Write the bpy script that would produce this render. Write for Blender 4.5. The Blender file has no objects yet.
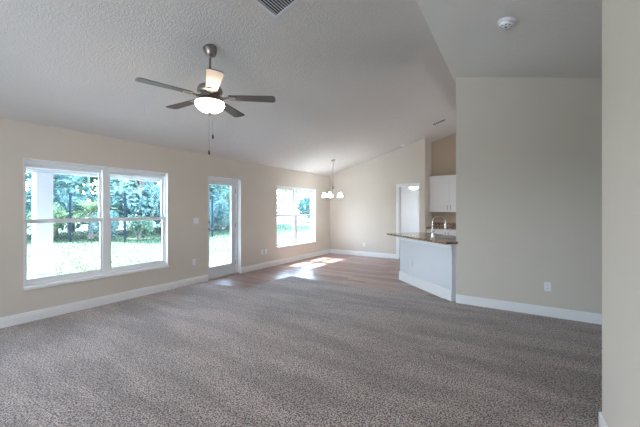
import bpy, bmesh, math, random
from mathutils import Vector, Matrix
R_ = math.radians
C = bpy.context.scene.collection
sc = bpy.context.scene

# ------------------------------------------------------------------ camera
CAMH = 1.38
YAW = 0.5671
cd = bpy.data.cameras.new('camera')
cam = bpy.data.objects.new('camera', cd); C.objects.link(cam)
cam.location = (0, 0, CAMH); cam.rotation_euler = (R_(90), 0, YAW)
cd.sensor_width = 36; cd.lens = 306.57 / 640 * 36; cd.shift_y = -3.37 / 640
cd.clip_start = 0.02; cd.clip_end = 500
sc.camera = cam

# ------------------------------------------------------------------ sky, sun, exposure
SKY = 17.0; SUN = 29.0
w = bpy.data.worlds.new('world'); sc.world = w; w.use_nodes = True
nt = w.node_tree; nt.nodes.clear()
wo = nt.nodes.new('ShaderNodeOutputWorld'); bg = nt.nodes.new('ShaderNodeBackground')
tc = nt.nodes.new('ShaderNodeTexCoord'); sx = nt.nodes.new('ShaderNodeSeparateXYZ')
cr = nt.nodes.new('ShaderNodeValToRGB')
cr.color_ramp.elements[0].position = 0.0; cr.color_ramp.elements[0].color = (0.74, 0.87, 1, 1)
cr.color_ramp.elements[1].position = 0.7; cr.color_ramp.elements[1].color = (0.42, 0.66, 1, 1)
nt.links.new(tc.outputs['Generated'], sx.inputs[0]); nt.links.new(sx.outputs['Z'], cr.inputs[0])
nt.links.new(cr.outputs[0], bg.inputs[0]); bg.inputs[1].default_value = SKY
nt.links.new(bg.outputs[0], wo.inputs[0])

sd = bpy.data.lights.new('sun', 'SUN'); sun = bpy.data.objects.new('sun', sd); C.objects.link(sun)
sd.energy = SUN; sd.angle = R_(0.6); sd.color = (1, 0.98, 0.97)
sun.rotation_euler = Vector((0.60, 0.02, -1)).to_track_quat('-Z', 'Y').to_euler()
sun.location = (-20, 6, 25)

def area(name, loc, target, sx_, sy_, power, color=(1, 1, 1), portal=False):
    l = bpy.data.lights.new(name, 'AREA'); l.shape = 'RECTANGLE'; l.size = sx_; l.size_y = sy_
    l.energy = power; l.color = color
    o = bpy.data.objects.new(name, l); C.objects.link(o); o.location = loc
    o.rotation_euler = (Vector(target) - Vector(loc)).to_track_quat('-Z', 'Y').to_euler()
    if portal: l.cycles.is_portal = True
    return o
# added area lamps standing in for daylight, all out of the frame
XOUT = -5.24; SIDE_P = 25; FRONT_P = 42;
area('fill_front', (-2.4, -3.32, 1.4), (-1.2, 0, 2.2), 1.1, 1.1, FRONT_P, (0.82, 0.91, 1))  # added fill behind the camera, at the invented front opening
area('fill_side', (XOUT - 0.06, -1.2, 1.25), (0, -1.0, 1.25), 1.9, 1.5, SIDE_P, (0.95, 0.96, 1))  # added fill at the unseen side window, brightens the near wall
area('fill_kitchen', (1.95, 7.4, 1.6), (-1, 7.4, 1.5), 1.4, 1.2, 26, (0.95, 0.97, 1.0))  # added fill lamp inside the kitchen, which has no window there
area('fill_bedroom', (-4.35, 10.8, 1.5), (-2, 10.8, 1.3), 1.0, .9, 20, (0.94, 0.98, 1))  # added fill lamp, brightens the room through the doorway
# the openings of the visible windows, as sampling portals of the sky
area('portal_window', (-5.3, 2.126, 1.23), (0, 2.126, 1.23), 1.84, 1.58, 1, portal=True)
area('portal_door', (-5.3, 4.28, 1.1), (0, 4.28, 1.1), 0.8, 1.9, 1, portal=True)
area('portal_window_dining', (-5.3, 6.78, 1.23), (0, 6.78, 1.23), 1.78, 1.55, 1, portal=True)

sc.view_settings.view_transform = 'Standard'; sc.view_settings.look = 'None'
sc.view_settings.gamma = 1; sc.view_settings.use_curve_mapping = False
sc.view_settings.exposure = 0.4
try:
    sc.cycles.max_bounces = 10; sc.cycles.diffuse_bounces = 7; sc.cycles.glossy_bounces = 4
    sc.cycles.transparent_max_bounces = 12; sc.cycles.transmission_bounces = 6
    sc.cycles.sample_clamp_indirect = 6
    sc.cycles.use_denoising = True; sc.cycles.denoising_prefilter = 'NONE'; sc.cycles.denoising_input_passes = 'RGB_ALBEDO_NORMAL'
except Exception: pass

# ------------------------------------------------------------------ materials
M = {}
def base(name):
    m = bpy.data.materials.new(name); m.use_nodes = True
    M[name] = m
    return m, m.node_tree, m.node_tree.nodes['Principled BSDF']
def N(nt, t, **kw):
    n = nt.nodes.new(t)
    for k, v in kw.items():
        if k in n.inputs: n.inputs[k].default_value = v
        else: setattr(n, k, v)
    return n
def mat(name, col, rough=0.5, metal=0.0, spec=0.5, bump=0, bscale=100, var=0, vscale=3, detail=4, bdist=0.002):
    m, nt, p = base(name)
    p.inputs['Base Color'].default_value = (*col, 1); p.inputs['Roughness'].default_value = rough
    p.inputs['Metallic'].default_value = metal; p.inputs['Specular IOR Level'].default_value = spec
    t = N(nt, 'ShaderNodeTexCoord')
    if bump:
        n = N(nt, 'ShaderNodeTexNoise', Scale=bscale, Detail=detail); b = N(nt, 'ShaderNodeBump', Strength=bump, Distance=bdist)
        nt.links.new(t.outputs['Object'], n.inputs['Vector']); nt.links.new(n.outputs[0], b.inputs['Height'])
        nt.links.new(b.outputs[0], p.inputs['Normal'])
    n2 = N(nt, 'ShaderNodeTexNoise', Scale=vscale, Detail=3)
    nt.links.new(t.outputs['Object'], n2.inputs['Vector'])
    r = N(nt, 'ShaderNodeValToRGB'); v = max(var, 0.01)
    r.color_ramp.elements[0].position = 0.3; r.color_ramp.elements[1].position = 0.7
    r.color_ramp.elements[0].color = (*[c * (1 - v) for c in col], 1); r.color_ramp.elements[1].color = (*[min(1, c * (1 + v)) for c in col], 1)
    nt.links.new(n2.outputs[0], r.inputs[0]); nt.links.new(r.outputs[0], p.inputs['Base Color'])
    return m
mat('wall_paint', (0.645, 0.595, 0.53), 0.75, spec=0.25, bump=0.25, bscale=90, bdist=0.002)
mat('white_trim', (0.84, 0.85, 0.86), 0.35)
mat('vinyl', (0.80, 0.82, 0.84), 0.35)
mat('white_plate', (0.82, 0.84, 0.88), 0.35)
mat('white_cabinet', (0.82, 0.81, 0.80), 0.4)
mat('door_paint', (0.72, 0.76, 0.79), 0.4)
mat('pen_paint', (0.72, 0.75, 0.79), 0.7, spec=0.25, bump=0.2, bscale=90)
mat('kitchen_paint', (0.50, 0.41, 0.31), 0.75, spec=0.25, bump=0.25, bscale=90)
mat('nickel', (0.34, 0.31, 0.285), 0.32, metal=1.0, spec=0.5)
mat('chrome', (0.75, 0.76, 0.78), 0.16, metal=1.0)
mat('steel', (0.62, 0.64, 0.67), 0.28, metal=1.0)
mat('dark_slot', (0.03, 0.03, 0.035), 0.6)
mat('fob', (0.03, 0.02, 0.015), 0.4)
mat('vent_metal', (0.70, 0.72, 0.75), 0.4)
mat('vent_dark', (0.05, 0.05, 0.06), 0.9)
mat('threshold', (0.55, 0.52, 0.48), 0.4, metal=0.6)
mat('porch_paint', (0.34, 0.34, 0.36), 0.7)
mat('concrete', (0.55, 0.54, 0.52), 0.85, bump=0.3, bscale=30, var=0.08)
mat('asphalt', (0.030, 0.038, 0.050), 0.9, bump=0.3, bscale=40, var=0.1)
mat('bark', (0.16, 0.13, 0.11), 0.9, bump=0.6, bscale=12, var=0.25, bdist=0.02)
mat('fence_steel', (0.015, 0.022, 0.03), 0.8, spec=0.1)
mat('grass_ground', (0.036, 0.062, 0.024), 0.9, bump=0.5, bscale=8, var=0.25, vscale=0.9, bdist=0.03)
mat('hall_carpet', (0.62, 0.60, 0.57), 0.9, bump=0.3, bscale=200)
def ceiling_mat():
    m, nt, p = base('ceiling_paint')
    t = N(nt, 'ShaderNodeTexCoord')
    p.inputs['Base Color'].default_value = (0.71, 0.685, 0.665, 1); p.inputs['Roughness'].default_value = 0.85
    p.inputs['Specular IOR Level'].default_value = 0.2
    v = N(nt, 'ShaderNodeTexNoise', Scale=52, Detail=3, Roughness=0.6)
    r = N(nt, 'ShaderNodeValToRGB'); r.color_ramp.elements[0].position = 0.42; r.color_ramp.elements[1].position = 0.58
    b = N(nt, 'ShaderNodeBump', Strength=0.4, Distance=0.005)
    nt.links.new(t.outputs['Object'], v.inputs['Vector']); nt.links.new(v.outputs[0], r.inputs[0])
    nt.links.new(r.outputs[0], b.inputs['Height']); nt.links.new(b.outputs[0], p.inputs['Normal'])
ceiling_mat()
def carpet_mat():
    m, nt, p = base('carpet')
    t = N(nt, 'ShaderNodeTexCoord'); L = nt.links.new
    sp = N(nt, 'ShaderNodeTexNoise', Scale=95, Detail=2, Roughness=0.5)
    L(t.outputs['Object'], sp.inputs['Vector'])
    r = N(nt, 'ShaderNodeValToRGB')
    e = r.color_ramp.elements; e[0].position = 0.40; e[1].position = 0.60
    e[0].color = (0.085, 0.062, 0.057, 1); e[1].color = (0.57, 0.48, 0.455, 1)
    k = r.color_ramp.elements.new(0.5); k.color = (0.285, 0.235, 0.222, 1)
    L(sp.outputs[0], r.inputs[0])
    # brushed pile: broad strokes left by the vacuum cleaner
    mp = N(nt, 'ShaderNodeMapping'); mp.inputs['Rotation'].default_value = (0, 0, R_(25)); mp.inputs['Scale'].default_value = (0.5, 2.4, 1)
    n2 = N(nt, 'ShaderNodeTexNoise', Scale=1.5, Detail=3, Distortion=0.5)
    L(t.outputs['Object'], mp.inputs[0]); L(mp.outputs[0], n2.inputs['Vector'])
    mp2 = N(nt, 'ShaderNodeMapping'); mp2.inputs['Rotation'].default_value = (0, 0, R_(-40)); mp2.inputs['Scale'].default_value = (0.6, 2.2, 1)
    n3 = N(nt, 'ShaderNodeTexNoise', Scale=1.4, Detail=2, Distortion=0.5)
    L(t.outputs['Object'], mp2.inputs[0]); L(mp2.outputs[0], n3.inputs['Vector'])
    ad = N(nt, 'ShaderNodeMath', operation='ADD'); L(n2.outputs[0], ad.inputs[0]); L(n3.outputs[0], ad.inputs[1])
    mr = N(nt, 'ShaderNodeMapRange'); mr.inputs[1].default_value = 0.85; mr.inputs[2].default_value = 1.15
    mr.inputs[3].default_value = 0.82; mr.inputs[4].default_value = 1.2
    L(ad.outputs[0], mr.inputs[0])
    mx = N(nt, 'ShaderNodeMix', data_type='RGBA', blend_type='MULTIPLY'); mx.inputs[0].default_value = 1
    L(r.outputs[0], mx.inputs[6]); L(mr.outputs[0], mx.inputs[7]); L(mx.outputs[2], p.inputs['Base Color'])
    p.inputs['Roughness'].default_value = 0.95; p.inputs['Specular IOR Level'].default_value = 0.1
    p.inputs['Sheen Weight'].default_value = 0.5; p.inputs['Sheen Roughness'].default_value = 0.4
    b = N(nt, 'ShaderNodeBump', Strength=0.8, Distance=0.012); L(sp.outputs[0], b.inputs['Height']); L(b.outputs[0], p.inputs['Normal'])
carpet_mat()
def wood_floor_mat():
    m, nt, p = base('wood_floor'); L = nt.links.new
    t = N(nt, 'ShaderNodeTexCoord')
    br = N(nt, 'ShaderNodeTexBrick'); br.inputs['Scale'].default_value = 1; br.offset = 0.37
    br.inputs['Brick Width'].default_value = 1.2; br.inputs['Row Height'].default_value = 0.13
    br.inputs['Mortar Size'].default_value = 0.0015; br.inputs['Mortar'].default_value = (0.05, 0.03, 0.025, 1)
    br.inputs['Color1'].default_value = (0.20, 0.12, 0.10, 1); br.inputs['Color2'].default_value = (0.38, 0.265, 0.23, 1)
    L(t.outputs['Object'], br.inputs['Vector'])
    mp = N(nt, 'ShaderNodeMapping'); mp.inputs['Scale'].default_value = (1.4, 14, 1)
    n = N(nt, 'ShaderNodeTexNoise', Scale=2.2, Detail=6, Distortion=0.8)
    L(t.outputs['Object'], mp.inputs[0]); L(mp.outputs[0], n.inputs['Vector'])
    r = N(nt, 'ShaderNodeValToRGB'); r.color_ramp.elements[0].position = 0.3; r.color_ramp.elements[1].position = 0.7
    r.color_ramp.elements[0].color = (0.62, 0.58, 0.56, 1); r.color_ramp.elements[1].color = (1.25, 1.2, 1.18, 1)
    L(n.outputs[0], r.inputs[0])
    mx = N(nt, 'ShaderNodeMix', data_type='RGBA', blend_type='MULTIPLY'); mx.inputs[0].default_value = 1
    L(br.outputs[0], mx.inputs[6]); L(r.outputs[0], mx.inputs[7]); L(mx.outputs[2], p.inputs['Base Color'])
    p.inputs['Roughness'].default_value = 0.30; p.inputs['Specular IOR Level'].default_value = 0.5
wood_floor_mat()
def granite_mat():
    m, nt, p = base('granite'); L = nt.links.new
    t = N(nt, 'ShaderNodeTexCoord')
    v = N(nt, 'ShaderNodeTexNoise', Scale=26, Detail=6, Roughness=0.75)
    r = N(nt, 'ShaderNodeValToRGB'); e = r.color_ramp.elements
    e[0].position = 0.35; e[0].color = (0.035, 0.025, 0.02, 1); e[1].position = 0.68; e[1].color = (0.66, 0.52, 0.38, 1)
    k = e.new(0.48); k.color = (0.26, 0.16, 0.10, 1); k = e.new(0.56); k.color = (0.42, 0.31, 0.22, 1)
    L(t.outputs['Object'], v.inputs['Vector']); L(v.outputs[0], r.inputs[0]); L(r.outputs[0], p.inputs['Base Color'])
    p.inputs['Roughness'].default_value = 0.12
granite_mat()
def blade_mat():
    m, nt, p = base('blade_wood'); L = nt.links.new
    t = N(nt, 'ShaderNodeTexCoord'); mp = N(nt, 'ShaderNodeMapping'); mp.inputs['Scale'].default_value = (3, 40, 10)
    n = N(nt, 'ShaderNodeTexNoise', Scale=2, Detail=5); r = N(nt, 'ShaderNodeValToRGB')
    r.color_ramp.elements[0].color = (0.045, 0.034, 0.034, 1); r.color_ramp.elements[1].color = (0.10, 0.075, 0.07, 1)
    L(t.outputs['Object'], mp.inputs[0]); L(mp.outputs[0], n.inputs['Vector']); L(n.outputs[0], r.inputs[0]); L(r.outputs[0], p.inputs['Base Color'])
    p.inputs['Roughness'].default_value = 0.38
blade_mat()
def glow(name, col, strength, basec=(0.9, 0.88, 0.84)):
    m, nt, p = base(name); L = nt.links.new
    p.inputs['Base Color'].default_value = (*basec, 1); p.inputs['Roughness'].default_value = 0.4
    p.inputs['Emission Color'].default_value = (*col, 1); p.inputs['Emission Strength'].default_value = strength
    t = N(nt, 'ShaderNodeTexCoord'); n = N(nt, 'ShaderNodeTexNoise', Scale=14, Detail=3)
    mr = N(nt, 'ShaderNodeMapRange'); mr.inputs[3].default_value = strength * 0.85; mr.inputs[4].default_value = strength * 1.15
    L(t.outputs['Object'], n.inputs['Vector']); L(n.outputs[0], mr.inputs[0]); L(mr.outputs[0], p.inputs['Emission Strength'])
glow('bowl_glass', (1.0, 0.78, 0.58), 34.0)
glow('shade_glass', (0.93, 0.97, 1.0), 30.0)
def glass_mat():
    m = bpy.data.materials.new('pane_glass'); m.use_nodes = True; M['pane_glass'] = m; nt = m.node_tree; nt.nodes.clear(); L = nt.links.new
    o = nt.nodes.new('ShaderNodeOutputMaterial'); tr = nt.nodes.new('ShaderNodeBsdfTransparent'); tr.inputs[0].default_value = (0.95, 0.97, 0.97, 1)
    g = nt.nodes.new('ShaderNodeBsdfGlossy'); g.inputs['Roughness'].default_value = 0.02
    lw = nt.nodes.new('ShaderNodeLayerWeight'); lw.inputs['Blend'].default_value = 0.5; pw = N(nt, 'ShaderNodeMath', operation='POWER'); pw.inputs[1].default_value = 4
    L(lw.outputs['Facing'], pw.inputs[0]); ma = N(nt, 'ShaderNodeMath', operation='MULTIPLY_ADD'); ma.inputs[1].default_value = 0.5; ma.inputs[2].default_value = 0.008
    L(pw.outputs[0], ma.inputs[0])
    mx = nt.nodes.new('ShaderNodeMixShader'); L(ma.outputs[0], mx.inputs[0]); L(tr.outputs[0], mx.inputs[1]); L(g.outputs[0], mx.inputs[2]); L(mx.outputs[0], o.inputs[0])
glass_mat()
def leaf_mat(name, c1, c2):
    m = bpy.data.materials.new(name); m.use_nodes = True; M[name] = m; nt = m.node_tree; nt.nodes.clear(); L = nt.links.new
    o = nt.nodes.new('ShaderNodeOutputMaterial'); d = nt.nodes.new('ShaderNodeBsdfDiffuse'); tr = nt.nodes.new('ShaderNodeBsdfTranslucent')
    t = nt.nodes.new('ShaderNodeTexCoord'); n = N(nt, 'ShaderNodeTexNoise', Scale=1.3, Detail=5)
    r = nt.nodes.new('ShaderNodeValToRGB'); r.color_ramp.elements[0].position = 0.35; r.color_ramp.elements[1].position = 0.65
    r.color_ramp.elements[0].color = (*c1, 1); r.color_ramp.elements[1].color = (*c2, 1)
    L(t.outputs['Object'], n.inputs['Vector']); L(n.outputs[0], r.inputs[0]); L(r.outputs[0], d.inputs[0]); L(r.outputs[0], tr.inputs[0])
    mx = nt.nodes.new('ShaderNodeMixShader'); mx.inputs[0].default_value = 0.45; L(d.outputs[0], mx.inputs[1]); L(tr.outputs[0], mx.inputs[2]); L(mx.outputs[0], o.inputs[0])
leaf_mat('leaf_teal', (0.10, 0.18, 0.175), (0.21, 0.32, 0.29))
leaf_mat('leaf_green', (0.11, 0.19, 0.13), (0.22, 0.31, 0.21))
leaf_mat('leaf_pale', (0.16, 0.24, 0.23), (0.30, 0.38, 0.32))
leaf_mat('leaf_yellow', (0.17, 0.24, 0.12), (0.32, 0.38, 0.21))
leaf_mat('grass_blade', (0.034, 0.066, 0.024), (0.062, 0.10, 0.038))

# ------------------------------------------------------------------ mesh helpers
def link(name, bm, m, parent=None, smooth=False, recalc=True):
    if recalc: bmesh.ops.recalc_face_normals(bm, faces=bm.faces[:])
    me = bpy.data.meshes.new(name); bm.to_mesh(me); bm.free()
    me.materials.append(M[m])
    if smooth:
        for p in me.polygons: p.use_smooth = True
        try: me.set_sharp_from_angle(angle=R_(38))
        except Exception: pass
    o = bpy.data.objects.new(name, me); C.objects.link(o)
    if parent: o.parent = parent
    return o
def new(): return bmesh.new()
def box(bm, x0, x1, y0, y1, z0, z1, bev=0, mtx=None):
    r = bmesh.ops.create_cube(bm, size=1.0)
    T = Matrix.Translation(((x0 + x1) / 2, (y0 + y1) / 2, (z0 + z1) / 2)) @ Matrix.Diagonal((abs(x1 - x0), abs(y1 - y0), abs(z1 - z0), 1))
    vs = r['verts']
    bmesh.ops.transform(bm, matrix=T, verts=vs)
    if bev:
        es = list({e for v in vs for e in v.link_edges})
        rr = bmesh.ops.bevel(bm, geom=es, offset=bev, segments=2, affect='EDGES', profile=0.5)
        vs = list({v for f in rr['faces'] for v in f.verts} | {v for v in vs if v.is_valid})
    if mtx is not None: bmesh.ops.transform(bm, matrix=mtx, verts=[v for v in vs if v.is_valid])
    return vs
def prism(bm, pts, z0, z1):
    """vertical prism over a plan polygon; z1 may be a function of (x, y)"""
    zf = z1 if callable(z1) else (lambda x, y: z1)
    lo = [bm.verts.new((x, y, z0)) for x, y in pts]; hi = [bm.verts.new((x, y, zf(x, y))) for x, y in pts]
    n = len(pts); bm.faces.new(lo); bm.faces.new(hi)
    for i in range(n): bm.faces.new((lo[i], lo[(i + 1) % n], hi[(i + 1) % n], hi[i]))
def lathe(bm, prof, seg=32, c=(0, 0, 0), mtx=None):
    rings = []; allv = []
    for r, z in prof:
        if r < 1e-5: v = [bm.verts.new((c[0], c[1], c[2] + z))]
        else: v = [bm.verts.new((c[0] + r * math.cos(2 * math.pi * i / seg), c[1] + r * math.sin(2 * math.pi * i / seg), c[2] + z)) for i in range(seg)]
        rings.append(v); allv += v
    for a, b in zip(rings, rings[1:]):
        for i in range(seg):
            j = (i + 1) % seg
            if len(a) == 1 and len(b) == 1: continue
            if len(a) == 1: bm.faces.new((a[0], b[i], b[j]))
            elif len(b) == 1: bm.faces.new((a[i], a[j], b[0]))
            else: bm.faces.new((a[i], a[j], b[j], b[i]))
    if mtx is not None: bmesh.ops.transform(bm, matrix=mtx, verts=allv)
def tube(bm, pts, r, seg=10, cap=True):
    pts = [Vector(p) for p in pts]; rs = r if isinstance(r, (list, tuple)) else [r] * len(pts)
    rings = []; up = None
    for i, p in enumerate(pts):
        t = (pts[min(i + 1, len(pts) - 1)] - pts[max(i - 1, 0)]).normalized()
        if up is None: up = t.orthogonal().normalized()
        up = (up - t * up.dot(t)).normalized(); s = t.cross(up)
        rings.append([bm.verts.new(p + rs[i] * (math.cos(2 * math.pi * k / seg) * up + math.sin(2 * math.pi * k / seg) * s)) for k in range(seg)])
    for a, b in zip(rings, rings[1:]):
        for k in range(seg): bm.faces.new((a[k], a[(k + 1) % seg], b[(k + 1) % seg], b[k]))
    if cap: bm.faces.new(rings[0]); bm.faces.new(rings[-1])
def tag(o, label=None, cat=None, group=None, kind=None):
    if label: o['label'] = label
    if cat: o['category'] = cat
    if group: o['group'] = group
    if kind: o['kind'] = kind
    return o
def empty(name, loc=(0, 0, 0), rz=0):
    o = bpy.data.objects.new(name, None); C.objects.link(o); o.location = loc; o.rotation_euler = (0, 0, rz); o.empty_display_size = 0.1
    return o
def kids(o): return [c for c in bpy.data.objects if c.parent == o]
def copy_tree(o, parent=None):
    c = o.copy(); C.objects.link(c); c.parent = parent
    for ch in kids(o): copy_tree(ch, c)
    return c
def struct(o, label, cat=None):
    return tag(o, label, cat, kind='structure')

XL = -5.04; XO = -5.24; YB = 8.49; YW = 4.92; YK = 9.2; YF = -3.2; XR = 3.9
ZL = 2.457; SL = 0.292; XRIDGE = -0.79; XN = 0.45
def ceil_l(x): return ZL + SL * (x - XL)
def ceil_r(x): return 3.355 - 0.241 * (x + 0.741)

# ------------------------------------------------------------------ ground outside
bm = new(); n = 40
prism(bm, [(-90, -60), (XO - 0.001, -60), (XO - 0.001, 120), (-90, 120)], -0.4, -0.07)
struct(link('ground', bm, 'grass_ground'), 'bright sunlit lawn ground outside the windows', 'lawn')
rnd = random.Random(4)
bm = new()
for i in range(26000):
    x = -8.4 - 16 * rnd.random() ** 1.2; y = -4 + 28 * rnd.random()
    a = rnd.random() * 6.283; h = 0.03 + 0.05 * rnd.random(); wv = 0.012
    dx, dy = math.cos(a) * wv, math.sin(a) * wv; lx, ly = rnd.uniform(-.04, .04), rnd.uniform(-.04, .04)
    v = [bm.verts.new((x - dx, y - dy, -.07)), bm.verts.new((x + dx, y + dy, -.07)), bm.verts.new((x + lx, y + ly, -.07 + h))]
    bm.faces.new(v)
tag(link('grass', bm, 'grass_blade', recalc=False), 'short sunlit grass growing on the lawn outside the windows', 'grass', kind='stuff')
bm = new(); prism(bm, [(-60, 24), (-12, 30), (-2, 36), (-8, 75), (-60, 60)], -0.2, -0.05)
struct(link('street_road', bm, 'asphalt'), 'bluish grey road beyond the lawn', 'road')

# ------------------------------------------------------------------ floors
bm = new(); prism(bm, [(XO, -3.4), (XR, -3.4), (XR, 13.2), (XO, 13.2)], -0.2, -0.01)
struct(link('floor_slab', bm, 'concrete'), 'concrete slab under the rooms')
bm = new()
CP = [(XL, YF), (XR, YF), (XR, 5.05), (-0.74, 5.05), (-3.93, 5.05), (-4.02, 3.86), (-5.035, 3.70)]
prism(bm, [(XL, 3.6), (XR, 3.6), (XR, YK), (-2.04, YK), (-2.04, YB), (XL, YB)], -0.01, 0.0)
prism(bm, [(XO, 3.83), (XL, 3.83), (XL, 4.74), (XO, 4.74)], -0.01, 0.0)
struct(link('floor', bm, 'wood_floor'), 'reddish brown wood plank floor of the dining nook')
bm = new(); prism(bm, CP, -0.012, 0.009)
struct(link('floor', bm, 'carpet'), 'wall to wall taupe carpet of the living room', 'carpet')
bm = new(); prism(bm, [(-4.4, YB), (-2.17, YB), (-2.17, YK + .12), (-0.5, YK + .12), (-0.5, 12.4), (-4.4, 12.4)], -0.01, 0.002)
struct(link('floor', bm, 'hall_carpet'), 'pale floor of the room through the doorway')

# ------------------------------------------------------------------ walls
WIN = [(-2.2, -0.2, 0.436, 2.016), (1.207, 3.045, 0.436, 2.016), (3.859, 4.709, 0.0, 2.045), (5.891, 7.668, 0.456, 2.0)]  # first opening is an unseen one, added behind the camera for daylight
bm = new(); ys = YF - 0.2
for (a, b, z0, z1) in WIN:
    box(bm, XO, XL, ys, a, -0.02, 2.52)
    if z0 > 0: box(bm, XO, XL, a, b, -0.02, z0)
    box(bm, XO, XL, a, b, z1, 2.52)
    ys = b
box(bm, XO, XL, ys, YB + 0.12, -0.02, 2.52)
struct(link('wall_left', bm, 'wall_paint'), 'beige window wall of the living room')
# back wall with the doorway
DX0, DX1, DZ = -2.765, -2.20, 2.04
bm = new()
def zl(x, y): return ceil_l(x) + 0.01
prism(bm, [(XL, YB), (DX0, YB), (DX0, YB + .12), (XL, YB + .12)], 0, zl)
prism(bm, [(DX0, YB), (DX1, YB), (DX1, YB + .12), (DX0, YB + .12)], DZ, zl)
prism(bm, [(DX1, YB), (-2.17, YB), (-2.17, YB + .12), (DX1, YB + .12)], 0, zl)
struct(link('wall_back', bm, 'wall_paint'), 'pale beige back wall of the dining nook with the doorway')
bm = new(); prism(bm, [(-2.17, YB - .06), (-2.04, YB - .06), (-2.04, YK + .12), (-2.17, YK + .12)], 0, zl)
struct(link('wall_return', bm, 'wall_paint'), 'narrow wall end between doorway and kitchen')
bm = new(); prism(bm, [(-2.04, YK), (-0.82, YK), (-0.82, YK + .12), (-2.04, YK + .12)], 0, zl)
prism(bm, [(-0.82, YK), (XR, YK), (XR, YK + .12), (-0.82, YK + .12)], 0, 3.7)
struct(link('wall_kitchen', bm, 'kitchen_paint'), 'tan kitchen wall behind the upper cabinets')
bm = new(); prism(bm, [(-0.741, YW), (XR, YW), (XR, YW + .12), (-0.741, YW + .12)], 0, lambda x, y: ceil_r(x) + 0.01)
struct(link('wall_right', bm, 'wall_paint'), 'large blank beige wall beside the kitchen')
bm = new(); prism(bm, [(XN, YF), (XN + .12, YF), (XN + .12, 2.52), (XN, 2.52)], 0, lambda x, y: ceil_r(x) + 0.01)
struct(link('wall_near', bm, 'wall_paint'), 'near pale wall end at the edge of the frame')
bm = new()   # front wall behind the camera, its window opening added for daylight
for (a, b, c, d) in ((XO, -3.0, 0, 4), (-3.0, -1.8, 0, 0.8), (-3.0, -1.8, 2.0, 4), (-1.8, XR, 0, 4)): box(bm, a, b, YF - .2, YF, c, d)
struct(link('wall_front', bm, 'wall_paint'), 'front wall with an added unseen opening for daylight')
bm = new()
for (a, b, c, d) in ((YF, YK + .12, 0, 3),): box(bm, XR, XR + .15, a, b, c, d)
box(bm, 2.2, 2.3, YW + .12, YK, 0, 3)
struct(link('wall_side', bm, 'wall_paint'), 'side walls of hall and kitchen')
bm = new()   # room beyond the doorway
box(bm, -4.5, -0.4, 12.4, 12.5, 0, 2.75); box(bm, -0.5, -0.4, YK + .12, 12.4, 0, 2.75)
for (a, b, c, d) in ((YB + .12, 10.4, 0, 2.75), (10.4, 11.1, 0, 1.1), (10.4, 11.1, 1.9, 2.75), (11.1, 12.4, 0, 2.75)): box(bm, -4.5, -4.4, a, b, c, d)  # side wall with an unseen opening added to let daylight in
struct(link('wall_far', bm, 'pen_paint'), 'pale walls of the room through the doorway')
bm = new(); box(bm, -4.5, -2.17, YB + .12, YK + .12, 2.75, 2.8); box(bm, -4.5, -0.4, YK + .12, 12.5, 2.75, 2.8)
struct(link('ceiling', bm, 'ceiling_paint'), 'flat ceiling of the room through the doorway')

# ------------------------------------------------------------------ ceilings
bm = new()
def slab(bm, x0, za, x1, zb, y0, y1, t=0.06):
    v = [bm.verts.new(p) for p in ((x0, y0, za), (x1, y0, zb), (x1, y1, zb), (x0, y1, za), (x0, y0, za + t), (x1, y0, zb + t), (x1, y1, zb + t), (x0, y1, za + t))]
    for f in ((0, 1, 2, 3), (4, 5, 6, 7), (0, 1, 5, 4), (1, 2, 6, 5), (2, 3, 7, 6), (3, 0, 4, 7)): bm.faces.new([v[i] for i in f])
slab(bm, XO, ceil_l(XO), XRIDGE + .1, ceil_l(XRIDGE + .1), YF - .2, YK + .12)
struct(link('ceiling', bm, 'ceiling_paint'), 'vaulted white textured ceiling rising from the window wall')
bm = new()
slab(bm, XRIDGE, ceil_r(XRIDGE), XR + .15, ceil_r(XR + .15), YF - .2, YK + .12)
box(bm, XRIDGE, XRIDGE + .06, YF - .2, YK, ceil_r(XRIDGE) + .02, ceil_l(XRIDGE) + .03)
struct(link('ceiling', bm, 'ceiling_paint'), 'white ceiling slope falling away over the blank wall')

# ------------------------------------------------------------------ baseboards
def baseboard(name, a, b, nrm, h=0.133, t=0.015, label=None):
    """a -> b on the wall's face; nrm points into the room"""
    a = Vector((*a, 0)); b = Vector((*b, 0)); nv = Vector((*nrm, 0)).normalized()
    prof = [(0, 0.0), (t, 0.0), (t, h * .72), (t * .75, h * .80), (t * .72, h * .9), (t * .4, h), (0, h)]
    bm = new(); A = [bm.verts.new(a + nv * p + Vector((0, 0, z))) for p, z in prof]; B = [bm.verts.new(b + nv * p + Vector((0, 0, z))) for p, z in prof]
    k = len(prof); bm.faces.new(A); bm.faces.new(B)
    for i in range(k): bm.faces.new((A[i], A[(i + 1) % k], B[(i + 1) % k], B[i]))
    return struct(link(name, bm, 'white_trim'), label or 'white baseboard')
baseboard('baseboard_left', (XL, YF), (XL, 3.859), (1, 0), label='white baseboard under the wide window')
baseboard('baseboard_left', (XL, 4.709), (XL, YB), (1, 0), label='white baseboard between glass door and corner')
baseboard('baseboard_back', (XL + .015, YB), (DX0 - .075, YB), (0, -1), label='white baseboard of the dining nook back wall')
baseboard('baseboard_right', (-0.741, YW), (XR, YW), (0, -1), label='white baseboard of the blank wall')
baseboard('baseboard_near', (XN, YF), (XN, 2.535), (-1, 0), label='white baseboard of the near wall end')
baseboard('baseboard_near', (XN + .12, 2.52), (XN - .015, 2.52), (0, 1), label='white baseboard round the near wall corner')

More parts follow.
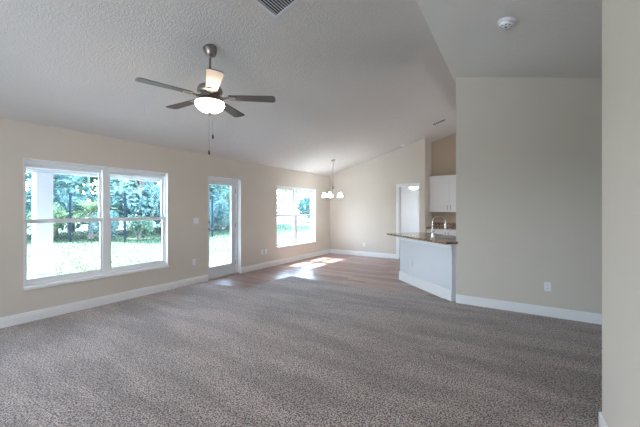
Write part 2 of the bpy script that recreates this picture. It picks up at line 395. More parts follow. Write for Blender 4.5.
# ------------------------------------------------------------------ windows
def window(name, y0, y1, z0, z1, label):
    root = empty(name, (XL, (y0 + y1) / 2, z0)); struct(root, label, 'window')
    inv = Matrix.Translation(-Vector(root.location))
    def fin(nm, bm, m='vinyl'):
        bmesh.ops.transform(bm, matrix=inv, verts=bm.verts[:]); return link(nm, bm, m, root)
    ym = (y0 + y1) / 2
    # lining of the opening
    bm = new(); t = 0.008
    box(bm, XO + .02, XL + .001, y0 - .001, y0 + t, z0, z1); box(bm, XO + .02, XL + .001, y1 - t, y1 + .001, z0, z1); box(bm, XO + .02, XL + .001, y0, y1, z1 - t, z1 + .001)
    fin('window_lining', bm, 'white_trim')
    bm = new(); box(bm, XO + .02, XL + .03, y0 - .004, y1 + .004, z0 - .035, z0 + .004, .006)
    fin('window_sill', bm, 'white_trim')
    fx0, fx1 = XL - .165, XL - .065
    bm = new(); e = 0.022
    box(bm, fx0, fx1, y0, y0 + e, z0, z1, .004); box(bm, fx0, fx1, y1 - e, y1, z0, z1, .004)
    box(bm, fx0, fx1, y0, y1, z0, z0 + .035, .004); box(bm, fx0, fx1, y0, y1, z1 - .05, z1, .004)
    box(bm, fx0, fx1 + .006, ym - .045, ym + .045, z0, z1, .004)
    fin('window_frame', bm)
    zm = z0 + (z1 - z0) * 0.507
    for (a, b) in ((y0 + e, ym - .045), (ym + .045, y1 - e)):
        for (lo, hi, x) in ((z0 + .035, zm + .027, fx1 - .045), (zm - .027, z1 - .05, fx1 - .085)):
            s = .027; bm = new()
            box(bm, x, x + .035, a, a + s, lo, hi, .003); box(bm, x, x + .035, b - s, b, lo, hi, .003)
            box(bm, x, x + .035, a + s, b - s, lo, lo + .045, .003); box(bm, x, x + .035, a + s, b - s, hi - .045, hi, .003)
            so = fin('window_sash', bm)
            bm = new(); box(bm, x + .015, x + .019, a + s - .005, b - s + .005, lo + .04, hi - .04); fin('window_pane', bm, 'pane_glass')
        bm = new(); box(bm, fx1 - .012, fx1 + .004, (a + b) / 2 - .03, (a + b) / 2 + .03, zm + .02, zm + .035, .003); fin('sash_lock', bm, 'white_plate')
    return root
window('window_1', *WIN[1], 'wide double window looking onto the covered porch')
window('window_added', *WIN[0], 'added unseen double window behind the camera, letting in daylight')  # invented window out of the frame, lights the front of the room
window('window_2', *WIN[3], 'double window of the dining nook with the chandelier beside it')

# glass door
y0, y1, z0, z1 = WIN[2]
root = struct(empty('door_1', (XL, (y0 + y1) / 2, 0)), 'full glass patio door set deep in the window wall', 'door')
inv = Matrix.Translation(-Vector(root.location))
def fin(nm, bm, m, par=None, sm=False):
    bmesh.ops.transform(bm, matrix=inv, verts=bm.verts[:]); return link(nm, bm, m, par or root, sm)
bm = new(); box(bm, XO + .01, XL + .001, y0 - .001, y0 + .006, 0, z1); box(bm, XO + .01, XL + .001, y1 - .006, y1 + .001, 0, z1); box(bm, XO + .01, XL + .001, y0, y1, z1 - .006, z1 + .001)
fin('door_lining', bm, 'white_trim')
bm = new(); jx0, jx1 = XO + .02, XL - .09
box(bm, jx0, jx1, y0 + .006, y0 + .045, 0, z1 - .006, .004); box(bm, jx0, jx1, y1 - .045, y1 - .006, 0, z1 - .006, .004); box(bm, jx0, jx1, y0, y1, z1 - .045, z1 - .006, .004)
fin('door_jamb', bm, 'white_trim')
a, b = y0 + .048, y1 - .048; dx0, dx1 = XO + .035, XO + .08
GL0, GL1, GZ0, GZ1 = a + .072, b - .115, .235, 1.90
bm = new(); box(bm, dx0, dx1, a, GL0, .02, z1 - .048); box(bm, dx0, dx1, GL1, b, .02, z1 - .048); box(bm, dx0, dx1, GL0, GL1, .02, GZ0); box(bm, dx0, dx1, GL0, GL1, GZ1, z1 - .048)
for (p, q, r, s) in ((GL0 - .02, GL0, GZ0 - .02, GZ1 + .02), (GL1, GL1 + .02, GZ0 - .02, GZ1 + .02), (GL0, GL1, GZ0 - .02, GZ0), (GL0, GL1, GZ1, GZ1 + .02)): box(bm, dx1, dx1 + .008, p, q, r, s, .002)
fin('door_leaf', bm, 'door_paint')
bm = new(); box(bm, dx0 + .02, dx0 + .025, GL0 - .004, GL1 + .004, GZ0 - .004, GZ1 + .004); fin('door_pane', bm, 'pane_glass')
bm = new(); box(bm, XO, XL - .04, y0, y1, 0, .02, .004); fin('door_threshold', bm, 'threshold')
bm = new()
lathe(bm, [(0, 0), (.028, 0), (.028, .008), (.012, .012), (.012, .04), (0, .04)], 16, mtx=Matrix.Translation((dx1, a + .05, 1.0)) @ Matrix.Rotation(R_(90), 4, 'Y'))
tube(bm, [(dx1 + .035, a + .05, 1.0), (dx1 + .04, a + .09, 1.0), (dx1 + .035, a + .15, .998)], .008)
lathe(bm, [(0, 0), (.026, 0), (.026, .01), (0, .014)], 16, mtx=Matrix.Translation((dx1, a + .05, 1.14)) @ Matrix.Rotation(R_(90), 4, 'Y'))
fin('door_handle', bm, 'nickel', sm=True)
for hz in (.25, 1.05, 1.8):
    bm = new(); tube(bm, [(dx1 + .004, b + .002, hz - .045), (dx1 + .004, b + .002, hz + .045)], .007, 8); fin('door_hinge', bm, 'nickel')

# doorway in the back wall
root = struct(empty('door_2', ((DX0 + DX1) / 2, YB, 0)), 'white cased doorway in the back wall beside the kitchen', 'doorway'); inv = Matrix.Translation(-Vector(root.location))
bm = new(); cw = .075
box(bm, DX0 - cw, DX0, YB - .018, YB, 0, DZ + cw, .004); box(bm, DX0, DX1 + .028, YB - .018, YB, DZ, DZ + cw, .004)
fin('door_casing', bm, 'white_trim')
bm = new(); box(bm, DX0 - .001, DX0 + .015, YB - .005, YB + .125, 0, DZ); box(bm, DX1 - .015, DX1 + .001, YB - .005, YB + .125, 0, DZ); box(bm, DX0, DX1, YB - .005, YB + .125, DZ - .015, DZ + .001)
fin('door_jamb', bm, 'white_trim')
bm = new(); box(bm, DX0, DX1, YB - .01, YB + .13, 0, .012, .003); fin('door_threshold', bm, 'dark_slot')

# ------------------------------------------------------------------ plates
def plate(name, loc, rot, label, cat, kind='outlet', w=.07, h=.115, group=None):
    """faces local -Y before rotation"""
    root = empty(name, loc, rot); tag(root, label, cat, group)
    bm = new(); box(bm, -w / 2, w / 2, -.006, 0, -h / 2, h / 2, .003); link('cover_plate', bm, 'white_plate', root)
    if kind == 'outlet':
        for dz in (-.026, .026):
            bm = new(); box(bm, -.017, .017, -.009, -.005, dz - .014, dz + .014, .002); s = link('socket', bm, 'white_plate', root)
            bm = new()
            for dx in (-.007, .007): box(bm, dx - .0015, dx + .0015, -.0098, -.0085, dz - .003, dz + .007)
            box(bm, -.002, .002, -.0098, -.0085, dz - .011, dz - .007); link('slot', bm, 'dark_slot', s)
    elif kind == 'switch':
        k = 2 if w > .1 else 1
        for i in range(k):
            dx = (i - (k - 1) / 2) * .046
            bm = new(); box(bm, dx - .017, dx + .017, -.011, -.005, -.033, .033, .003); link('rocker', bm, 'white_plate', root)
    else:
        bm = new(); lathe(bm, [(0, 0), (.007, 0), (.007, .012), (0, .012)], 12, mtx=Matrix.Translation((0, -.005, 0)) @ Matrix.Rotation(R_(90), 4, 'X')); link('jack', bm, 'nickel', root)
    return root
RL = R_(90)   # faces +X
plate('light_switch', (XL, 3.593, 1.177), RL, 'white double light switch beside the glass door', 'light switch', 'switch', w=.116)
plate('wall_outlet', (XL, 3.551, .415), RL, 'white outlet low on the wall below the light switch', 'outlet')
plate('cable_plate', (XL, 5.37, .39), RL, 'white cable wall plate between glass door and nook window', 'wall plate', 'jack')
plate('wall_outlet', (XL, 5.50, .39), RL, 'white outlet beside the cable plate left of the nook window', 'outlet')
plate('wall_outlet', (-3.838, YB, .34), 0, 'white outlet low on the dining nook back wall', 'outlet')
plate('wall_outlet', (.351, YW, .393), 0, 'white outlet low on the large blank beige wall', 'outlet')
plate('wall_outlet', (-1.33, YK, 1.16), 0, 'white outlet on the tan wall above the kitchen counter', 'outlet')
plate('light_switch', (-2.95 + .13, 12.4, 1.66), 0, 'upper white switch plate on the wall seen through the doorway', 'light switch', 'switch')
plate('light_switch', (-2.95 + .16, 12.4, 1.42), 0, 'lower white switch plate on the wall seen through the doorway', 'light switch', 'switch')

# ------------------------------------------------------------------ peninsula
A = Vector((-1.931, 5.99)); B = Vector((-.803, 4.96)); u = (B - A).normalized(); nv = Vector((-u.y, u.x))
def q(pt, du=0, dn=0): v = pt + u * du + nv * dn; return (v.x, v.y)
bm = new(); prism(bm, [q(A), q(B), q(B, 0, .10), q(A, 0, .12)], 0, .874)
struct(link('wall_peninsula', bm, 'pen_paint'), 'white angled half wall under the granite bar top')
baseboard('baseboard_peninsula', q(A, -.015), q(B), (-nv.x, -nv.y), h=.165, t=.016, label='white baseboard of the angled half wall')
baseboard('baseboard_peninsula', q(A, 0, -.016), q(A, 0, .12), (-u.x, -u.y), h=.155, t=.016, label='white baseboard on the end of the half wall')
bm = new()
a_, b_ = q(A, 0, 0), q(B, 0, 0)
prism(bm, [q(A, -.012, -.012), q(B, 0, -.012), q(B, 0, 0), q(A, -.012, 0)], .80, .875)
struct(link('trim_1', bm, 'white_trim'), 'white trim band along the half wall under the counter')
# granite top with a sink cut-out
SKC = A + u * .86 + nv * .42
def skp(du, dn): v = SKC + u * du + nv * dn; return (v.x, v.y)
fr = q(B, .12, -.20)
outer = [q(A, -.17, -.20), fr, q(B, .12, .0), (-.745, 4.905), (-.745, 5.055), (-.0, 5.055), q(B, -.02, .68), q(A, -.17, .68)]
outer[2] = (max(outer[2][0], -.745), 4.905)
hole = [skp(x, y) for x, y in ((-.36, -.20), (.36, -.20), (.36, .20), (-.36, .20))]
bm = new()
ov = [bm.verts.new((*p, .915)) for p in outer]; hv = [bm.verts.new((*p, .915)) for p in hole]
es = [bm.edges.new((ov[i], ov[(i + 1) % len(ov)])) for i in range(len(ov))] + [bm.edges.new((hv[i], hv[(i + 1) % 4])) for i in range(4)]
bmesh.ops.triangle_fill(bm, use_beauty=True, edges=es)
r = bmesh.ops.extrude_face_region(bm, geom=bm.faces[:])
bmesh.ops.translate(bm, vec=(0, 0, -.036), verts=[v for v in r['geom'] if isinstance(v, bmesh.types.BMVert)])
ct = link('countertop', bm, 'granite')
tag(ct, 'brown speckled granite bar top on the angled white half wall', 'countertop')
# cabinets under it on the kitchen side
root = tag(empty('peninsula_cabinet', (*q(A, .7, .12), 0), math.atan2(u.y, u.x)), 'white base cabinet under the granite bar top, behind the half wall', 'cabinet')
bm = new(); box(bm, -.7, .75, 0.003, .5, .1, .70); link('body', bm, 'white_cabinet', root)
bm = new(); box(bm, -.68, .73, 0.01, .44, 0, .1); link('plinth', bm, 'dark_slot', root)
for i in range(3):
    d = link('door', (lambda bm: (box(bm, -.69 + i * .48, -.69 + i * .48 + .46, .5, .52, .12, .69, .003), bm)[1])(new()), 'white_cabinet', root)
    bm = new(); tube(bm, [(-.27 + i * .48, .545, .5), (-.27 + i * .48, .545, .64)], .005, 8); link('handle', bm, 'nickel', d)
# sink
root = tag(empty('kitchen_sink', (SKC.x, SKC.y, .915), math.atan2(u.y, u.x)), 'stainless steel double sink set into the granite bar top', 'sink')
bm = new()
def bowl(x0, x1, y0, y1, d):
    o = [(x0, y0), (x1, y0), (x1, y1), (x0, y1)]
    t = [bm.verts.new((x, y, .003)) for x, y in o]; cx, cy = (x0 + x1) / 2, (y0 + y1) / 2
    l = [bm.verts.new((cx + (x - cx) * .9, cy + (y - cy) * .9, -d)) for x, y in o]
    for i in range(4): bm.faces.new((t[i], t[(i + 1) % 4], l[(i + 1) % 4], l[i]))
    bm.faces.new(l)
bowl(-.345, -.012, -.185, .185, .18); bowl(.012, .345, -.185, .185, .18)
link('basin', bm, 'steel', root)
bm = new(); t = .004
for (x0, x1, y0, y1) in ((-.375, .375, -.215, -.183), (-.375, .375, .183, .215), (-.375, -.343, -.183, .183), (.343, .375, -.183, .183), (-.014, .014, -.183, .183)): box(bm, x0, x1, y0, y1, 0.0, t + .002, .0015)
link('rim', bm, 'chrome', root)
for cx in (-.18, .18):
    bm = new(); lathe(bm, [(0, 0), (.04, 0), (.04, .006), (0, .004)], 18, (cx, 0, -.179)); link('drain', bm, 'chrome', root)
# faucet
root = tag(empty('kitchen_faucet', (-1.186, 5.42, .915), math.atan2(.54, .84)), 'tall chrome gooseneck faucet standing on the granite bar top', 'faucet')
bm = new(); lathe(bm, [(0, 0), (.03, 0), (.03, .006), (.024, .012), (.02, .05), (.018, .11), (0.013, .12), (0, .12)], 24); link('base', bm, 'chrome', root, True)
pts = [(0, 0, .1), (0, 0, .24)] + [(.105 - .105 * math.cos(t), 0, .25 + .105 * math.sin(t)) for t in [math.pi * i / 12 for i in range(0, 12)]] + [(.212, 0, .22)]
bm = new(); tube(bm, pts, .0125, 14); link('spout', bm, 'chrome', root, True)
bm = new(); tube(bm, [(.212, 0, .23), (.216, 0, .16), (.217, 0, .135)], [.0145, .018, .017], 14); link('spray_head', bm, 'chrome', root, True)
bm = new(); tube(bm, [(0, -.015, .075), (0, -.035, .08), (0.0, -.08, .13)], [.009, .008, .005], 10); link('lever', bm, 'chrome', root, True)
a = A * .0
ang = math.atan2(u.y, u.x)
pp = A + u * .42
plate('wall_outlet', (pp.x, pp.y, .40), ang, 'white outlet on the angled white half wall', 'outlet')

# ------------------------------------------------------------------ kitchen wall units
def shaker(bm, x0, x1, z0, z1, yf):
    box(bm, x0, x1, yf + .006, yf + .02, z0, z1)
    s = .06
    for (a, b, c, d) in ((x0, x0 + s, z0, z1), (x1 - s, x1, z0, z1), (x0 + s, x1 - s, z0, z0 + s), (x0 + s, x1 - s, z1 - s, z1)): box(bm, a, b, yf, yf + .007, c, d, .0015)
def cabinet(name, x0, x1, z0, z1, yf, yb, label, hz, crown=True, hside=(1, -1)):
    root = tag(empty(name, ((x0 + x1) / 2, yb, z0)), label, 'cabinet'); o = Vector(root.location)
    def L(nm, bm, m, par=None, sm=False):
        bmesh.ops.transform(bm, matrix=Matrix.Translation(-o), verts=bm.verts[:]); return link(nm, bm, m, par or root, sm)
    bm = new(); box(bm, x0, x1, yf + .022, yb, z0, z1); L('body', bm, 'white_cabinet')
    if crown:
        bm = new(); box(bm, x0, x1 + .01, yf - .012, yb, z1, z1 + .035, .006); L('crown', bm, 'white_cabinet')
    xm = (x0 + x1) / 2
    for (a, b, sd) in ((x0 + .008, xm - .003, 1), (xm + .003, x1 - .004, -1)):
        bm = new(); shaker(bm, a, b, z0 + .004, z1 - .004, yf); d = L('door', bm, 'white_cabinet')
        hx = b - .035 if sd > 0 else a + .035
        bm = new(); tube(bm, [(hx, yf - .028, hz), (hx, yf - .028, hz + .14)], .006, 10)
        for zz in (hz + .02, hz + .12): tube(bm, [(hx, yf, zz), (hx, yf - .028, zz)], .004, 8)
        L('handle', bm, 'nickel', d, True)
    return root
cabinet('upper_cabinet', -2.035, -.975, 1.328, 2.29, 8.87, YK - .002, 'white shaker upper cabinet hanging beside the wall end in the kitchen', 1.38)
cabinet('upper_cabinet', -.970, -.05, 1.328, 2.29, 8.87, YK - .002, 'white shaker upper cabinet mostly behind the big blank wall', 1.38)
cabinet('base_cabinet', -2.035, -1.0, .1, .874, 8.60, YK - .002, 'white base cabinet under the back kitchen counter', .66, crown=False)
bm = new(); box(bm, -2.036, .5, 8.56, YK, .876, .915, .004); box(bm, -2.036, .5, YK - .02, YK, .915, 1.03, .003)
tag(link('countertop', bm, 'granite'), 'dark granite counter with low backsplash along the kitchen wall', 'countertop')

# ------------------------------------------------------------------ ceiling fans
def blade_bm():
    bm = new(); out = []
    for i in range(9):
        t = i / 8; out.append((.20 + .46 * t, .054 + .022 * t))
    for k in range(1, 6):
        a = math.pi / 2 * k / 5; out.append((.66 + .034 * math.sin(a), .042 + .034 * math.cos(a)))
    out.append((.70, 0.0))
    up = [(x, y) for x, y in out]; dn = [(x, -y) for x, y in reversed(out) if y > 0]
    pts = up + dn
    v0 = [bm.verts.new((x, y, -.003)) for x, y in pts]; v1 = [bm.verts.new((x, y, .003)) for x, y in pts]; n = len(pts)
    bm.faces.new(v0); bm.faces.new(v1)
    for i in range(n): bm.faces.new((v0[i], v0[(i + 1) % n], v1[(i + 1) % n], v1[i]))
    return bm
def make_fan(loc, ztop, phase, label, slope):
    root = tag(empty('ceiling_fan', loc), label, 'ceiling fan', 'ceiling fans with lit glass bowls')
    ht = ztop - loc[2]     # origin at the blade plane
    bm = new(); lathe(bm, [(0, -.10), (.025, -.10), (.045, -.085), (.062, -.05), (.072, -.01), (.074, .03), (0, .03)], 32)
    c = link('canopy', bm, 'nickel', root, True); c.location = (0, 0, ht); c.rotation_euler = (0, -math.atan(slope), 0)
    bm = new(); tube(bm, [(0, 0, .13), (0, 0, ht - .08)], .0125, 14); link('downrod', bm, 'nickel', root, True)
    bm = new(); lathe(bm, [(0, .155), (.022, .155), (.03, .135), (.075, .13), (.115, .11), (.13, .08), (.132, .05), (.12, .025), (.10, .012), (0, .012)], 40)
    link('motor_housing', bm, 'nickel', root, True)
    bm = new(); lathe(bm, [(0, .012), (.10, .012), (.105, -.012), (.08, -.03), (.15, -.046), (.154, -.062), (.144, -.066), (0, -.058)], 40)
    link('light_kit', bm, 'nickel', root, True)
    bm = new(); lathe(bm, [(x * .93, -.066 + (z + .058) * .88) for x, z in [(.158, -.058), (.162, -.07), (.155, -.095), (.135, -.125), (.10, -.148), (.055, -.162), (.012, -.167), (.012, -.164), (.055, -.158), (.098, -.144), (.131, -.122), (.15, -.094), (.156, -.07), (.153, -.058)]], 40)
    bw = link('glass_bowl', bm, 'bowl_glass', root, True)
    bm = new(); lathe(bm, [(0, -.155), (.02, -.163), (.024, -.172), (.012, -.182), (.009, -.195), (0, -.205)], 18); link('finial', bm, 'nickel', bw, True)
    for k in range(5):
        a = phase + k * 2 * math.pi / 5
        rot = Matrix.Rotation(a, 4, 'Z')
        bm = new()
        tube(bm, [(.085, .0, .005), (.12, .0, -.012), (.17, 0, -.006), (.21, 0, .0)], [.016, .014, .012, .012], 10)
        box(bm, .19, .275, -.045, .045, -.009, -.004, .002); box(bm, .15, .20, -.025, .025, -.010, -.004, .002)
        for dx, dy in ((.21, 0), (.255, .028), (.255, -.028)): lathe(bm, [(0, -.013), (.006, -.012), (.007, -.009), (0, -.009)], 10, (dx, dy, 0))
        br = link('blade_bracket', bm, 'nickel', root, True); br.rotation_euler = (R_(0), 0, a)
        bl = link('fan_blade', blade_bm(), 'blade_wood', root)
        bl.rotation_euler = (Matrix.Rotation(a, 4, 'Z') @ Matrix.Rotation(R_(-6), 4, 'X')).to_euler()
    return root
FX, FY = -2.771, 2.147
fan = make_fan((FX, FY, 2.595), ceil_l(FX), R_(38), 'brushed nickel ceiling fan with dark blades under the vaulted living room ceiling', SL)
for (dx, dy, zt, zb) in ((.0045, .003, -.10, -.40), (-.0015, -.001, -.10, -.57)):
    bm = new(); tube(bm, [(dx * 5.6, dy * 5.6, -.15), (dx * 5.6, dy * 5.6, zb)], .0013, 6)
    ch = link('pull_chain', bm, 'nickel', fan)
    bm = new(); lathe(bm, [(0, .0), (.005, -.002), (.009, -.02), (.010, -.035), (.006, -.048), (0, -.05)], 12, (dx * 5.6, dy * 5.6, zb)); link('pull_fob', bm, 'fob', ch, True)
fan_far = make_fan((-2.85, 10.3, 2.23), 2.75, R_(10), 'ceiling fan with a lit bowl seen through the doorway', 0)

# ------------------------------------------------------------------ chandelier
CX, CY = -4.135, 7.14
root = tag(empty('chandelier', (CX, CY, ceil_l(CX))), 'brushed nickel chandelier with five lit glass shades in the dining nook', 'chandelier')
zc = ceil_l(CX)
def zz(z): return z - zc
bm = new(); lathe(bm, [(0, -.035), (.02, -.035), (.05, -.02), (.065, 0), (.066, .02), (0, .02)], 24); link('canopy', bm, 'nickel', root, True)
bm = new()
zt = zz(2.12); n = 20
for i in range(n):
    z = -.03 + (zt + .03) * (i + .5) / n; hl = abs(zt) / n * .62
    pts = []
    for k in range(11):
        a = 2 * math.pi * k / 10; px = .009 * math.cos(a); pz = hl * math.sin(a)
        pts.append((px, 0, z + pz) if i % 2 else (0, px, z + pz))
    tube(bm, pts, .0022, 5, cap=False)
link('chain', bm, 'nickel', root, True)
bm = new(); lathe(bm, [(0, zz(2.12)), (.008, zz(2.11)), (.010, zz(2.04)), (.026, zz(2.00)), (.03, zz(1.96)), (.012, zz(1.92)), (.012, zz(1.82)), (.03, zz(1.79)), (.034, zz(1.76)), (.02, zz(1.72)), (.008, zz(1.70)), (0, zz(1.68))], 20); link('column', bm, 'nickel', root, True)
for k in range(5):
    a = R_(209) + k * 2 * math.pi / 5; ca, sa = math.cos(a), math.sin(a)
    pts = [(r * ca, r * sa, zz(z)) for r, z in ((.01, 1.77), (.07, 1.735), (.14, 1.76), (.19, 1.83), (.21, 1.885), (.228, 1.895), (.238, 1.87))]
    bm = new(); tube(bm, pts, .006, 8); lathe(bm, [(0, .02), (.018, .02), (.022, -.01), (.03, -.02), (0, -.02)], 14, (.238 * ca, .238 * sa, zz(1.865)))
    arm = link('arm', bm, 'nickel', root, True)
    bm = new(); lathe(bm, [(.024, .0), (.032, -.02), (.044, -.06), (.055, -.09), (.067, -.118), (.064, -.118), (.051, -.088), (.040, -.058), (.028, -.02), (.022, -.002)], 24, (.238 * ca, .238 * sa, zz(1.85)))
    link('lamp_shade', bm, 'shade_glass', arm, True)

# ------------------------------------------------------------------ vents and detectors on the ceilings
def on_ceiling(o, x, y, left=True, below=0.0):
    z = ceil_l(x) if left else ceil_r(x)
    o.location = (x, y, z - below); o.rotation_euler = (0, -math.atan(SL) if left else math.atan(.241), 0)
def vent(name, x, y, sx_, sy_, nsl, along_y, label, cat):
    root = tag(empty(name), label, cat); on_ceiling(root, x, y)
    f = .028; bm = new()
    for (a, b, c, d) in ((-sx_/2, sx_/2, -sy_/2, -sy_/2 + f), (-sx_/2, sx_/2, sy_/2 - f, sy_/2), (-sx_/2, -sx_/2 + f, -sy_/2 + f, sy_/2 - f), (sx_/2 - f, sx_/2, -sy_/2 + f, sy_/2 - f)): box(bm, a, b, c, d, -.012, -.001, .002)
    link('frame', bm, 'vent_metal', root)
    bm = new(); box(bm, -sx_/2 + f, sx_/2 - f, -sy_/2 + f, sy_/2 - f, -.0035, -.001); link('duct', bm, 'vent_dark', root)
    bm = new(); W = (sx_ if along_y else sy_) - 2 * f; Lh = (sy_ if along_y else sx_) / 2 - f
    for i in range(nsl):
        c = -W / 2 + W * (i + .5) / nsl; pw = W / nsl * (.3 if sx_ > .5 else .2)
        m = (Matrix.Translation((c, 0, -.008)) @ Matrix.Rotation(R_(35), 4, 'Y')) if along_y else (Matrix.Translation((0, c, -.008)) @ Matrix.Rotation(R_(35), 4, 'X'))
        if along_y: box(bm, -pw, pw, -Lh, Lh, -.0008, .0008, 0, m)
        else: box(bm, -Lh, Lh, -pw, pw, -.0008, .0008, 0, m)
    link('louvres', bm, 'vent_metal', root)
    return root
vent('return_air_grille', -1.755, 2.08, .61, .61, 22, True, 'large square white air return grille on the vaulted ceiling above the fan', 'vent')
vent('supply_vent', -1.53, 7.69, .34, .19, 7, True, 'small rectangular white supply vent high on the ceiling near the kitchen', 'vent')
def detector(x, y, left, label, s=1):
    root = tag(empty('smoke_detector'), label, 'smoke detector'); on_ceiling(root, x, y, left)
    bm = new(); lathe(bm, [(0, 0), (.078 * s, 0), (.082 * s, -.008 * s), (.078 * s, -.02 * s), (.066 * s, -.022 * s), (0, -.022 * s)], 36); link('base', bm, 'white_plate', root, True)
    bm = new(); lathe(bm, [(0, -.022 * s), (.058 * s, -.022 * s), (.062 * s, -.034 * s), (.055 * s, -.048 * s), (.03 * s, -.056 * s), (0, -.057 * s)], 36); link('cover', bm, 'white_plate', root, True)
    bm = new()
    for k in range(8):
        m = Matrix.Rotation(k * math.pi / 4, 4, 'Z'); box(bm, .028 * s, .05 * s, -.004 * s, .004 * s, -.0535 * s, -.050 * s, 0, m)
    lathe(bm, [(0, -.059 * s), (.01 * s, -.059 * s), (.01 * s, -.056 * s), (0, -.056 * s)], 12); link('grille_slots', bm, 'vent_dark', root)
detector(-.063, 3.441, False, 'round white smoke detector on the ceiling slope over the blank wall')
detector(-2.62, 8.36, True, 'small white smoke detector on the vaulted ceiling above the doorway', .8)

# ------------------------------------------------------------------ porch
bm = new(); box(bm, -8.15, XO, -3.4, 5.35, -.3, -.03)
struct(link('porch_floor', bm, 'concrete'), 'concrete porch slab outside the glass door', 'porch')
bm = new(); box(bm, -8.2, XO, -3.4, 5.4, 2.62, 2.75); struct(link('porch_ceiling', bm, 'porch_paint'), 'white ceiling of the covered porch', 'porch')
bm = new(); box(bm, -8.08, -7.86, -3.4, 5.35, 2.13, 2.62); box(bm, -7.86, XO, 5.13, 5.35, 2.2, 2.62); struct(link('porch_beam', bm, 'porch_paint'), 'white beam along the open edge of the porch', 'beam')
bm = new()
for (yy) in (2.19,): box(bm, -8.10, -7.84, yy - .13, yy + .13, -.03, 2.13, .006); box(bm, -8.12, -7.82, yy - .15, yy + .15, -.03, .12, .004)
struct(link('porch_column', bm, 'porch_paint'), 'square white porch column outside the wide window', 'column')

# ------------------------------------------------------------------ fence and trees
def chain_fence(p0, p1, nposts, label):
    p0 = Vector(p0); p1 = Vector(p1); d = p1 - p0; L = d.length
    root = tag(empty('chain_link_fence', (*p0, -.07), math.atan2(d.y, d.x)), label, 'fence', 'chain link fence runs round the lawn')
    for i in range(nposts):
        bm = new(); x = L * i / (nposts - 1); tube(bm, [(x, 0, 0), (x, 0, 2.2)], .045, 8); lathe(bm, [(.05, 2.2), (.05, 2.23), (0, 2.26)], 8, (x, 0, 0)); link('post', bm, 'fence_steel', root)
    bm = new(); tube(bm, [(0, 0, 2.15), (L, 0, 2.15)], .010, 6); link('rail', bm, 'fence_steel', root)
    bm = new(); s = .16; k = int(L / s)
    for i in range(-12, k):
        for sg in (1, -1):
            xa, za = i * s, (0 if sg > 0 else 2.15); t0 = max(0, -xa / 2.15); t1 = min(1, (L - xa) / 2.15)
            if t1 <= t0: continue
            P0 = (xa + 2.15 * t0, 0, za + sg * 2.15 * t0); P1 = (xa + 2.15 * t1, 0, za + sg * 2.15 * t1)
            tube(bm, [P0, P1], .004, 3, cap=False)
    link('mesh_wire', bm, 'fence_steel', root)
chain_fence((-21.3, 2.98), (-12.87, 8.34), 5, 'dark chain link fence at the edge of the lawn behind the porch column')
chain_fence((-12.95, 8.5), (-16.5, 18.0), 5, 'dark chain link fence running away behind the glass door view')

def leaves(bm, c, r, n, sz, rnd, flat=.8):
    for _ in range(n):
        while True:
            v = Vector((rnd.uniform(-1, 1), rnd.uniform(-1, 1), rnd.uniform(-1, 1)))
            if .25 < v.length < 1: break
        p = Vector(c) + Vector((v.x * r, v.y * r, v.z * r * flat))
        a = Vector((rnd.gauss(0, 1), rnd.gauss(0, 1), rnd.gauss(0, 1))).normalized(); b = a.orthogonal().normalized(); 
        b = Matrix.Rotation(rnd.random() * 6.28, 3, a) @ b; s = sz * rnd.uniform(.6, 1.3)
        q0 = bm.verts.new(p - a * s); q1 = bm.verts.new(p + b * s * .42); q2 = bm.verts.new(p + a * s); q3 = bm.verts.new(p - b * s * .42)
        bm.faces.new((q0, q1, q2, q3))
def tree(x, y, h, cr_, m, label, seed, dens=1.0, low=.25, sz=.13, name='leafy_tree', group='trees beyond the lawn'):
    rnd = random.Random(seed); root = tag(empty(name, (x, y, -.07)), label, 'tree', group)
    bm = new(); tube(bm, [(0, 0, 0), (rnd.uniform(-.1, .1), rnd.uniform(-.1, .1), h * .35), (rnd.uniform(-.3, .3), rnd.uniform(-.3, .3), h * .8)], [.16 * h / 7, .12 * h / 7, .04], 9)
    blobs = []
    for i in range(14):
        a = rnd.random() * 6.283; rr = cr_ * rnd.uniform(.15, .75); z = h * rnd.uniform(low + .08, .92)
        blobs.append((math.cos(a) * rr, math.sin(a) * rr, z)); tube(bm, [(0, 0, h * max(.12, low * .6) + z * .25), (math.cos(a) * rr * .6, math.sin(a) * rr * .6, z * .85), blobs[-1]], [.05, .03, .012], 6)
    link('trunk', bm, 'bark', root, True)
    bm = new()
    for b in blobs: leaves(bm, b, cr_ * rnd.uniform(.38, .58), int(330 * dens), sz, rnd)
    link('foliage', bm, m, root, recalc=False)
tl = [(-21, -1.5, 7, 2.8, 'leaf_pale', 'pale loose tree left of the porch column beyond the fence', .8),
      (-22, 2.6, 8, 2.8, 'leaf_pale', 'pale tree behind the porch column', .8),
      (-21.5, 6.4, 8, 2.6, 'leaf_teal', 'bluish tree to the right of the porch column, behind the palm', .8),
      (-18.6, 9.6, 8, 2.6, 'leaf_teal', 'dense teal green tree filling the upper right pane of the wide window', 1.5),
      (-18.0, 12.4, 7.5, 2.4, 'leaf_teal', 'teal tree at the right edge of the wide window view', 1.3),
      (-22, 13.5, 9, 3.0, 'leaf_teal', 'tall teal tree behind the fence, farther back', 1.2),
      (-18.6, 15.6, 7.0, 2.2, 'leaf_green', 'light green tree in the upper half of the glass door', .9),
      (-19.5, 17.5, 8.5, 2.6, 'leaf_pale', 'pale yellow green tree farther back in the glass door view', .7),
      (-18.0, 20.5, 7, 2.3, 'leaf_yellow', 'sunlit yellow green tree at the side of the glass door view', .7),
      (-22, 21.5, 7.5, 2.4, 'leaf_teal', 'small teal tree in the near pane of the nook window', 1.3),
      (-20, 30, 9, 3.0, 'leaf_teal', 'green tree in the far pane of the nook window', 1.3),
      (-24, 40, 11, 3.0, 'leaf_pale', 'pale distant tree beyond the road', .4)]
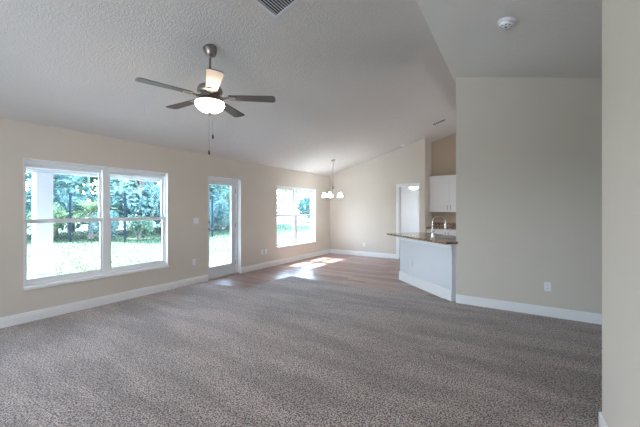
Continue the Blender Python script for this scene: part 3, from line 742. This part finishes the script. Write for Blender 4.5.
for i, (x, y, h, m) in enumerate([(-27, -6, 8, 'leaf_pale'), (-27, -1, 9, 'leaf_teal'), (-26.5, 4, 9, 'leaf_teal'), (-25.5, 8.5, 10, 'leaf_green'), (-25, 13, 10, 'leaf_teal'), (-25, 18, 10, 'leaf_teal'), (-24, 22, 8, 'leaf_pale')]):
    tl.append((x, y, h, 3.3, m, ('tree in the woods far behind the fence, ' + ['outside the left window edge', 'behind the pale left tree', 'behind the porch column', 'behind the palm', 'behind the dense teal tree', 'behind the glass door trees', 'behind the yellow green tree'][i]), 1.2))
for i, (x, y, h, c_, m, lb, dn) in enumerate(tl): tree(x, y, h, c_, m, lb, 10 + i, dn, low=.04, sz=.19)
def shrub(x, y, h, r, m, label, seed, n=1500, name='leafy_shrub'):
    rnd = random.Random(seed); root = tag(empty(name, (x, y, -.07)), label, 'shrub', 'shrubs along the chain link fence')
    bm = new(); 
    for k in range(5):
        a = k * 1.256; tube(bm, [(0, 0, 0), (math.cos(a) * r * .3, math.sin(a) * r * .3, h * .4), (math.cos(a) * r * .6, math.sin(a) * r * .6, h * .75)], [.025, .018, .008], 5)
    link('stem', bm, 'bark', root); bm = new()
    for k in range(6):
        a = rnd.random() * 6.28; leaves(bm, (math.cos(a) * r * .45, math.sin(a) * r * .45, h * rnd.uniform(.35, .7)), r * .55, n // 6, .07, rnd, flat=h * .42 / (r * .55) * .8)
    link('foliage', bm, m, root, recalc=False)
for i, (x, y, h, r, m, lb) in enumerate([
    (-20.2, 1.4, 1.9, 1.0, 'leaf_pale', 'pale shrub by the fence left of the porch column'),
    (-18.6, 5.3, 1.8, .9, 'leaf_yellow', 'yellow green shrub by the fence right of the porch column'),
    (-16.6, 6.9, 1.5, .8, 'leaf_teal', 'low teal shrub under the palm'),
    (-15.2, 7.7, 1.2, .7, 'leaf_green', 'low green shrub at a fence post in the right pane'),
    (-15.0, 9.9, 1.9, 1.0, 'leaf_teal', 'teal shrub at the right side of the wide window view'),
    (-16.2, 12.0, 2.2, 1.0, 'leaf_teal', 'tall teal shrub along the receding fence'),
    (-17.6, 14.5, 1.6, .9, 'leaf_pale', 'pale shrub in the lower glass door view')]): shrub(x, y, h, r, m, lb, 50 + i)
# palm shrub with arching fronds
rnd = random.Random(8); root = tag(empty('palm', (-18.2, 6.9, -.07)), 'yellow green palm with spiky arching fronds by the fence', 'palm')
bm = new(); tube(bm, [(0, 0, 0), (0, 0, 1.3)], [.14, .11], 9); link('trunk', bm, 'bark', root)
for k in range(22):
    bm = new(); a = k * 2.4 + rnd.uniform(-.2, .2); el = R_(rnd.uniform(5, 75)); Lf = rnd.uniform(1.1, 1.5); pts = []
    for i in range(8):
        t = i / 7; rr = Lf * t * math.cos(el) ; z = 1.3 + Lf * t * math.sin(el) - .55 * t * t
        pts.append(Vector((math.cos(a) * rr, math.sin(a) * rr, z)))
    tube(bm, pts, .012, 4); sd_ = Vector((-math.sin(a), math.cos(a), 0))
    for i in range(2, 24):
        t = i / 24 * 7; i0 = min(int(t), 6); p = pts[i0].lerp(pts[i0 + 1], t - i0); d = (pts[i0 + 1] - pts[i0]).normalized()
        for s in (1, -1):
            tip = p + (sd_ * s * .8 + d * .6 + Vector((0, 0, .1))).normalized() * .42
            bm.faces.new((bm.verts.new(p), bm.verts.new(p + d * .035), bm.verts.new(tip)))
    link('frond', bm, 'leaf_yellow', root, recalc=False)
